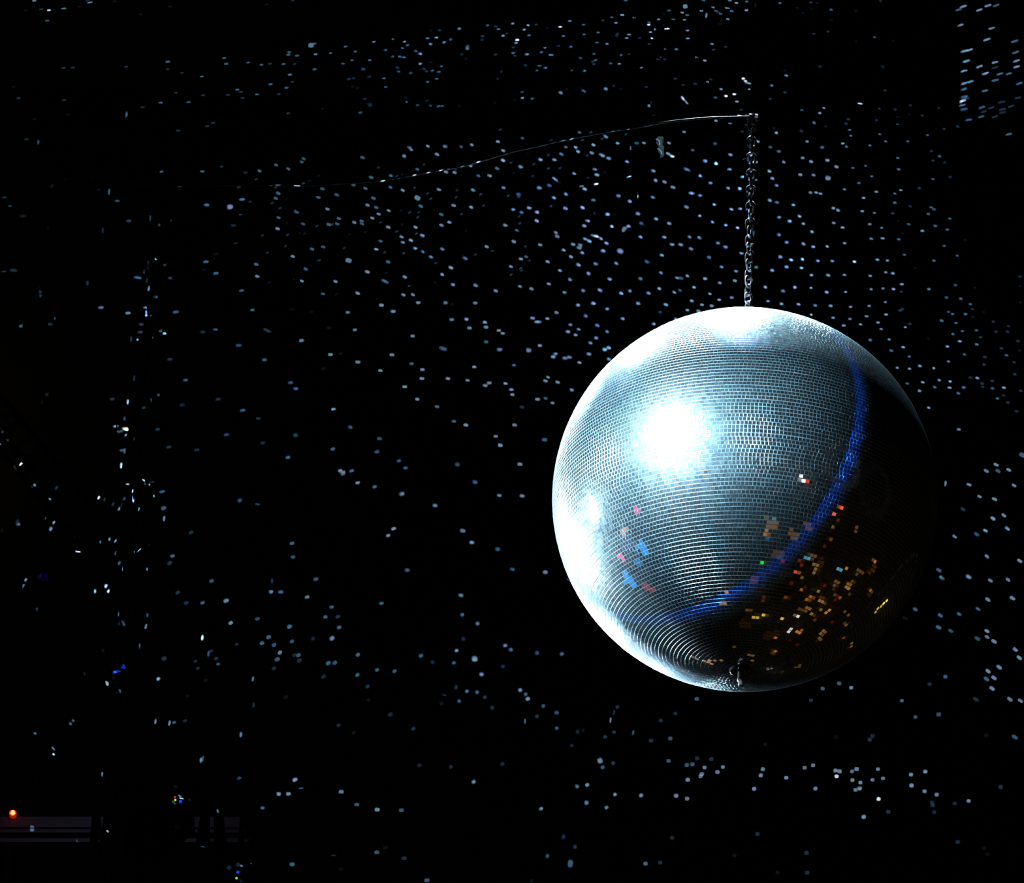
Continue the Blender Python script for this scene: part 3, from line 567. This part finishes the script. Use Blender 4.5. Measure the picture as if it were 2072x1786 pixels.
    (500, 600, 5.953, (10.5, 6.5, 0), '65,160,3;1618,103,4;1760,178,4;1213,190,4;545,153,1;773,183,1;1298,399,4;225,398,2;262,418,2;655,528,4;985,376,1;1003,697,4;1745,700,4;210,760,3;1333,787,4;1605,890,4;522,1036,3;588,1108,3;920,866,1;1040,1356,4;133,1468,2;1243,1570,3;582,1668,3;1595,1709,3;190,1763,2;1125,685,1'),
    (800, 600, 5.953, (10, 6.5, 5), '275,73,4;603,75,4;960,78,4;685,95,1;678,277,4;855,271,4;1078,309,4;1091,368,4;893,377,4;1247,408,4;1295,442,4;208,474,4;1653,259,4;1705,304,4;1733,306,3;1095,545,3;1740,590,4;558,618,3;592,634,3;1255,637,4;1605,645,4b;195,808,3;325,877,4;950,845,4;1428,825,3;320,986,4;633,986,4;870,1008,4;1130,1039,4;1083,1072,4;1327,1045,4;113,1086,4;1398,1119,4;1410,1180,4;263,1235,4;502,1323,3;1714,1235,4;705,1501,3;850,1546,4;1437,1546,4;1210,1683,4;1525,1330,2'),
    (1050, 560, 5.953, (9.6, 6.4, 14), '712,340,4;895,319,4;1063,384,4;453,431,4;803,470,4;343,504,4;1252,504,4;1437,319,4;1770,335,4;1700,425,2;619,577,4;944,583,4;1061,658,4;590,661,4;717,632,4;682,700,4;930,735,4;862,795,4;1083,853,4;1032,877,4;842,928,4;1083,990,4;443,925,4;413,964,4;553,980,4;608,968,4;729,1033,4;349,1207,4;320,1253,4;467,1268,4;634,1361,4;320,1462,3;405,1518,4;1622,567,4'),
    (1080, 580, 4.465, (9, 6, 12), '1428,128,4;1520,163,4;1608,172,4;1675,118,4;1388,210,4;1487,218,4;1283,290,4'),
    (1440, 580, 4.465, (8.6, 5.6, 8), '182,97,4;510,130,4;632,155,4;785,158,4;935,168,4;1075,172,4;900,253,4;1097,280,4'),
    (1700, 660, 4.801, (8.5, 5.4, 14), '292,133,3;477,128,4;1095,75,3;1162,145,4;1042,196,4;613,203,4;497,236,3;672,294,3;1209,272,3;1052,343,4;555,403,4;673,412,4;774,386,4;910,406,4;1325,38,2;1515,52,2;1625,53,2;1365,107,2;1327,176,3;1567,213,2;1615,281,3;1405,298,2;1398,372,2;1690,349,2;1696,466,2;1727,143,2;1743,235,1;651,555,3;802,543,4;961,522,4;1068,534,4;917,591,3;1064,597,4;1200,594,3;771,627,4;1148,650,3;1265,498,2;1333,502,4;1477,531,2;1380,556,2;1385,587,2;1480,603,3;1590,596,4;1755,625,2;1588,673,2;1528,700,3;1630,740,2;1715,824,2;859,790,4;1152,1001,4;860,122,1'),
    (1700, 660, 4.801, (11.5, 6, 28), '1515,1344,4;1420,1404,4;1533,1405,3;1637,1394,4;1023,1527,4v;1252,1538,4;1690,1546,4;1355,1653,4;1500,1678,4;1770,1250,3b'),
    (200, 700, 5.953, (12, 6, -12), '855,160,2;1043,410,3;695,592,4;422,387,3v;160,638,2;348,673,5v;625,658,3v;1003,707,2;537,743,3;1435,640,2;1733,775,3;307,882,3v;205,965,4;253,1028,4;320,1000,5b;713,1001,3;420,1130,2v;1540,1068,3;845,1216,2;282,1254,3;313,1263,3v;1180,1252,2;268,1440,5v;353,1665,5w;637,1637,2;762,1753,3'),
    (500, 900, 4.961, (10.5, 7, -18), '408,125,3;860,40,3;1303,69,3;1524,158,3;1590,230,3;935,258,4;965,275,4;960,293,3;1050,260,3;1110,380,4;1280,420,3;1553,491,4;105,595,3w;1470,840,4;1417,908,4;450,987,3;460,1124,3;1607,1257,3;690,1347,3;240,1474,4;338,1475,3;602,1527,4;1348,1589,3;848,1627,3;785,1727,3;910,1723,2;250,1362,2v;105,1745,2'),
    (800, 880, 4.961, (11, 7.5, 12), '1053,102,4;1498,47,3;622,295,3;1250,292,4;797,473,3;1043,606,4;1272,611,4;400,707,4;675,960,4;767,1078,4;1028,1145,3;1175,1349,3;1507,1377,4;658,1607,4;1740,1450,2;120,1355,2'),
    (300, 1000, 5.953, (11, 8, -28), '1103,72,3;185,165,3;190,292,4v;517,458,2;292,741,3;258,827,2;763,1043,3;355,1180,2;455,1308,2;653,1305,3;938,1281,4;993,1548,4;650,1725,5v;1313,1498,2;1700,1593,2;1448,1718,2;20,612,2'),
    (500, 1230, 4.961, (10.5, 8, -32), '425,187,3;925,192,3;853,304,4;660,305,2;450,334,3;215,290,3;150,352,3;270,370,3;330,446,4;303,513,3;475,470,2;515,472,3;525,525,2;270,605,2;1112,467,3;1745,478,3;815,553,3;880,548,3;1303,620,3;1480,634,3;1107,670,3;768,687,2;1208,788,2;58,712,3v;390,893,1;1218,922,1;1437,1068,2;918,1175,2;1670,1210,2;1070,1250,1;480,1722,4;1728,1578,1;65,970,2v'),
    (840, 1220, 3.883, (9, 8, -30), '370,90,3;490,161,4;378,282,2;325,373,4;708,332,4;752,366,3;957,391,3;1153,399,3;468,437,4b;305,469,3;138,463,2;690,497,2;521,560,4;320,662,2;407,692,3;487,699,3;547,739,2;230,722,2w;345,769,3;208,790,1;605,822,2;825,682,4;868,715,3;885,751,4;1007,808,3;1112,862,3;957,888,2;863,927,3v;1113,982,3;1273,1013,2;1320,995,1;1230,1120,2;1493,1050,2;1563,1012,2;1535,920,4v;1562,860,2v;1590,815,2;1713,1017,3v;1452,1238,4b;1473,1289,3;1555,1256,2;685,1263,2;280,1285,2;35,1273,1;460,1403,4;1270,1438,4;1352,1428,4;1345,1567,4;1570,1503,4;1775,1510,4;1503,1605,4;990,1615,4'),
    (1280, 1380, 4.465, (9.5, 8.5, 0), '1717,57,3;580,150,3;1612,163,2;387,281,2;255,347,2;340,507,3;165,527,2;1197,562,1;325,710,3;583,687,2;711,694,2;490,747,3;541,741,3;650,770,4;816,765,4;767,811,4;625,830,4;614,850,4;498,880,4;1177,785,4;1158,841,4;1388,862,4;1555,772,4;1631,750,4;1098,962,4;1652,960,4;393,1025,4;493,1051,4;357,1405,2;1128,1370,2;1571,1540,2;1578,1720,2;117,1638,3;250,1628,2;1310,1718,1;920,1565,1'),
    (1660, 1360, 4.335, (9.5, 8.5, 0), '165,97,3;270,134,4;715,248,3;1097,38,3;958,104,2;834,392,3;1038,369,3;457,557,2;433,590,2;138,567,1;1453,553,1;133,860,4;168,868,4;142,911,5;318,848,4;278,868,4;505,849,4;281,945,4;351,966,4;457,941,4;549,930,4;345,1018,4;308,1030,4;510,1110,5;380,1267,4;795,896,4;920,870,4;799,991,4;913,1042,4;1020,1072,4;1300,1127,4;978,1140,2;985,1165,2;1178,1150,2;998,1225,2;596,1222,2;1582,1005,2;1205,1487,2;1435,1540,1;1470,1595,1'),
    (1660, 1360, 4.335, (13, 7.5, 36), '1523,48,4;1457,57,3;1506,141,4;1365,236,2;1662,236,4;1755,249,4;1705,567,3'),
    (1772, 1000, 5.953, (12.5, 7, 34), '1050,178,2;1412,290,4;1543,253,4;1585,410,4;1322,438,4;1214,480,3;950,507,4;557,685,4;543,915,4;1340,746,4;1735,800,4;760,912,3;798,1005,3;1118,992,4;1382,1037,4;1594,1028,4;1350,1266,4;1647,1250,4;476,1385,3;780,1457,3;1003,1440,3;1232,1380,3;757,1601,3;903,1643,3;1340,1645,4;1342,1717,4;1425,1770,4;1225,1735,3;352,1490,1'),
    (1920, 1200, 7.44, (13, 7.5, 34), '1000,848,4;1060,970,4;757,1113,4;590,1172,4'),
    (0, 400, 5.953, (15, 7, 0), '45,888,2w;165,872,2;600,365,2;785,635,1;432,1065,2;465,1132,2;468,1180,2;360,1315,1;340,1433,1;690,1453,3;268,1545,3;595,1523,2;1052,1025,3v;280,220,1'),
    (300, 1290, 5.953, (9, 6, -20), '725,193,3v;755,160,2;818,250,2;842,317,3;570,283,2;598,368,2;190,250,2b;120,497,4;87,1010,4v;255,1027,4v;312,1020,3;443,1000,2;1262,497,3v;1115,1165,4v;633,1475,4v;660,1455,3v;1095,1692,3;1065,80,2;475,700,1;693,512,1'),
    (500, 1486, 5.18, (11, 8, 0), '565,562,3w;327,622,4;434,620,4;987,598,4;1150,733,3;1363,785,4;1617,791,3;160,767,3;1360,1233,3;1450,1183,1;1645,1295,2;905,1265,2w;980,1408,1;1885,1525,3;472,1358,3;1805,322,1'),
    (880, 1560, 4.709, (8, 10, 10), '1225,625,2;1335,720,2;1073,808,3;1290,880,3b;2007,880,2;920,1048,1'),
    (140, 820, 4.254, (5, 9, 25), '398,1167,4;597,893,4;255,793,5;228,860,5;447,857,4;430,890,4;75,1258,5w;125,1253,5;402,1270,3;430,1357,4;402,1397,3;458,1405,4;315,1553,5;336,1597,5;222,1597,5;38,1130,4;267,1178,3;304,810,2;377,850,2;472,805,3;345,1152,4'),
    (0, 840, 4.465, (6, 9, 40), '8,108,3;28,145,4;53,240,4b;18,260,4;188,440,5;135,470,4d;295,635,4;302,755,4w;455,750,4;330,808,4w;175,872,3v;170,987,5w;402,932,3;487,968,4;458,1028,4;233,1485,4;225,1535,4w;323,1755,3;210,1550,3;162,960,2b;510,655,2;190,990,2;350,1460,1b'),
    (140, 1220, 8.633, (5, 8, -10), '862,195,4;918,308,4;952,365,4;1365,210,3;1340,408,4v;1232,745,4v;585,825,2;663,1275,5;663,1395,5b;1555,1325,4;885,1535,3;868,360,2;272,1230,2'),
    (0, 1200, 2.96, (7, 4.5, 40), '440,763,4;422,782,4;210,838,4;320,930,4d;322,965,5;645,1425,5;950,1675,4;951,1688,4'),
    (0, 1200, 2.96, (14, 13, 0), '183,1410,4;477,1478,4'),
    (200, 1560, 6.094, (7, 5, 30), '925,388,3d;1000,303,4;1018,335,5w;945,200,1b;1123,350,2;1604,1188,2b;1715,1150,2b;1757,1165,4;1755,1358,2d;1285,930,3w'),
    (1240, 240, 1.0, (26, 48, 0), '95,57,4'),  # wide beam added to light the coupler
]
for (x0, y0, sc_, shp, txt) in FLECK_TABLE:
    for tok in txt.split(';'):
        tok = tok.strip()
        if not tok: continue
        a = tok.split(',')
        cls = a[2]; mod = ''.join(ch for ch in cls if ch.isalpha()); lev = int(''.join(ch for ch in cls if ch.isdigit()))
        FL.append((x0 + float(a[0]) / sc_, y0 + float(a[1]) / sc_, lev, mod, shp))
LUM = {1: (0.004, 0.005, 0.008), 2: (0.011, 0.025, 0.042), 3: (0.034, 0.085, 0.135), 4: (0.112, 0.190, 0.272), 5: (0.60, 0.78, 0.92)}
KEYPOS = around(*KEYD, 2.0)
bpy.context.view_layer.update()
dg = bpy.context.evaluated_depsgraph_get()
CAL = FLECK_CAL = 1.0
nb = 0
shared = {}
def shape_for(shp, lev, mod, px, py):
    w, h, ang = shp
    if lev <= 2 and mod == '' and shp[0] < 11 and shp[2] > 12 and py < 620: w, h, ang = 7.5, 4, -30
    if 'w' in mod: w, h, ang = 11, 3.2, (ang if abs(ang) < 10 else (-10 if py < 700 else 12))
    if 'v' in mod: w, h, ang = 4.6, 12, 8
    if 'b' in mod: w, h = w * 1.35, max(h * 1.55, 10)
    if 'd' in mod: w, h, ang = 11, 4, 50
    j = random.uniform(0.92, 1.12)
    return w * j, h * j, ang + random.uniform(-5, 5)
cells = {}
for (px, py, lev, mod, shp) in FL:
    d = ray(px, py)
    hit, loc, nrm, idx, ob, mtx = S.ray_cast(dg, EYE, d)
    key = (int(px // 190), int(py // 180))
    if shp == (12, 8, 0):                    # glints on the chain
        loc = PY(px, py, BALL.y); loc.x = BALL.x; nrm = -d; ob = chain.children[0]; hit = True; key = ('chain', int(py // 120))
    if not hit or ob.name.startswith(('mirror_tiles', 'body')): continue
    if ob.name.startswith(('wall', 'ceiling', 'floor')): alb = WALL_ALB; key = key + (ob.name,)
    else: nrm = -d                           # small round things: the fleck keeps its size across them
    if ob.name.startswith(('wall', 'ceiling', 'floor')): pass
    elif ob.name.startswith(('chord', 'lacing', 'tip', 'clamp_body', 'shank')): alb = 0.30
    elif ob.name.startswith('link'): alb = 0.12
    elif ob.name.startswith('overhead'): alb = 0.011
    elif ob.data.materials and ob.data.materials[0] == M_black: alb = 0.02
    else: alb = 0.25
    cells.setdefault(key, []).append((px, py, lev, mod, shp, loc.copy(), nrm.copy(), alb))
kdir = (KEYPOS - BALL).normalized()
def vnode(nt, op, a_, b_, c_=None):
    n = nt.nodes.new('ShaderNodeVectorMath'); n.operation = op
    for i, q in enumerate((a_, b_, c_)):
        if q is None: continue
        if isinstance(q, tuple): n.inputs[i].default_value = q
        else: nt.links.new(q, n.inputs[i])
    return n
def mnode(nt, op, *args, clamp=False):
    n = nt.nodes.new('ShaderNodeMath'); n.operation = op; n.use_clamp = clamp
    for i, q in enumerate(args):
        if isinstance(q, (int, float)): n.inputs[i].default_value = q
        else: nt.links.new(q, n.inputs[i])
    return n.outputs[0]
for key, dots in cells.items():
    ctr = sum((q[5] for q in dots), Vector()) / len(dots)
    tdir = (ctr - BALL).normalized()
    nn = (tdir + kdir).normalized()
    src = BALL + nn * (R + 0.012)
    if nn.dot(tdir) < 0.25 or key[0] == 'chain': src = BALL + (tdir if key[0] != 'chain' else (tdir + TV * 0.5 - XV * 0.35).normalized()) * (R + 0.012)
    vd = (ctr - src).normalized()
    q4 = vd.to_track_quat('-Z', 'Y'); M3 = q4.to_matrix(); ex, ey = M3.col[0], M3.col[1]
    l = bpy.data.lights.new('tile_beams', 'SPOT'); l.energy = 4 * math.pi; l.shadow_soft_size = 0.0; l.spot_blend = 0.0
    l.use_nodes = True; nt = l.node_tree; em = nt.nodes['Emission']
    tc = nt.nodes.new('ShaderNodeTexCoord'); sep = nt.nodes.new('ShaderNodeSeparateXYZ'); nt.links.new(tc.outputs['Normal'], sep.inputs[0])
    uu = mnode(nt, 'DIVIDE', sep.outputs['X'], sep.outputs['Z']); vv = mnode(nt, 'DIVIDE', sep.outputs['Y'], sep.outputs['Z'])
    cmb = nt.nodes.new('ShaderNodeCombineXYZ'); nt.links.new(uu, cmb.inputs[0]); nt.links.new(vv, cmb.inputs[1]); cmb.inputs[2].default_value = 1.0
    pvec = cmb.outputs[0]; acc = None; amax = 0.0
    for (px, py, lev, mod, shp, loc, nrm, alb) in dots:
        w, h, ang = shape_for(shp, lev, mod, px, py)
        w *= 0.93; h *= 0.93
        ca, sa = math.cos(math.radians(ang)), math.sin(math.radians(ang))
        v = loc - src; dist = v.length; zz_ = v.dot(vd)
        c0 = np.array([-v.dot(ex) / zz_, -v.dot(ey) / zz_])       # local x/z, y/z (forward is -z)
        J = []
        for (ux, uy) in ((ca * w / 2, sa * w / 2), (-sa * h / 2, ca * h / 2)):
            d2_ = ray(px + ux, py + uy); den = d2_.dot(nrm)
            pl = EYE + d2_ * ((loc - EYE).dot(nrm) / den)
            r2 = pl - src; z2 = r2.dot(vd)
            J.append(np.array([-r2.dot(ex) / z2, -r2.dot(ey) / z2]) - c0)
        A = np.linalg.inv(np.array(J).T)
        amax = max(amax, math.atan(np.linalg.norm(c0) + np.linalg.norm(J[0]) + np.linalg.norm(J[1])))
        cosi = max(0.12, abs(nrm.dot(v.normalized())))
        L = LUM[lev]; jit = random.uniform(0.8, 1.2)
        tint = random.choice(((1, 1, 1), (1, 1, 1), (1.15, .93, 1.0), (0.8, 1.05, .95)))
        I = tuple(L[k] * jit * tint[k] * math.pi * dist * dist / (alb * cosi) for k in range(3))
        if key[0] == 'chain': I = tuple(2.8 * q for q in I)
        off = -(A @ c0)
        x = vnode(nt, 'DOT_PRODUCT', pvec, (float(A[0, 0]), float(A[0, 1]), float(off[0]))).outputs['Value']
        y = vnode(nt, 'DOT_PRODUCT', pvec, (float(A[1, 0]), float(A[1, 1]), float(off[1]))).outputs['Value']
        x2 = mnode(nt, 'MULTIPLY', x, x); y2 = mnode(nt, 'MULTIPLY', y, y)
        x4 = mnode(nt, 'POWER', x2, 1.5); r4 = mnode(nt, 'ADD', x4, mnode(nt, 'POWER', y2, 1.5))
        wgt = mnode(nt, 'MULTIPLY_ADD', r4, -1.8, 1.95, clamp=True)
        if acc is None: acc = vnode(nt, 'MULTIPLY', wgt, I).outputs[0]
        else: acc = vnode(nt, 'MULTIPLY_ADD', wgt, I, acc).outputs[0]
    nt.links.new(acc, em.inputs['Color'])
    l.spot_size = min(3.0, max(2 * amax * 1.03, math.radians(1.0)))
    o = bpy.data.objects.new('tile_beams', l); COL.objects.link(o)
    o.matrix_world = Matrix.Translation(src) @ M3.to_4x4()
    nb += 1
print('beams', nb)

# ------------------------------------------------------------------ world and view
wd = bpy.data.worlds.new('night'); S.world = wd; wd.use_nodes = True
wd.node_tree.nodes['Background'].inputs['Color'].default_value = (0, 0, 0, 1)
S.view_settings.view_transform = 'Standard'; S.view_settings.look = 'None'
S.view_settings.exposure = 0.0; S.view_settings.gamma = 1.0; S.view_settings.use_curve_mapping = False
S.cycles.max_bounces = 4; S.cycles.diffuse_bounces = 0; S.cycles.glossy_bounces = 3
S.cycles.caustics_reflective = False; S.cycles.caustics_refractive = False
print('denoise', S.cycles.use_denoising, 'tree', S.cycles.use_light_tree)
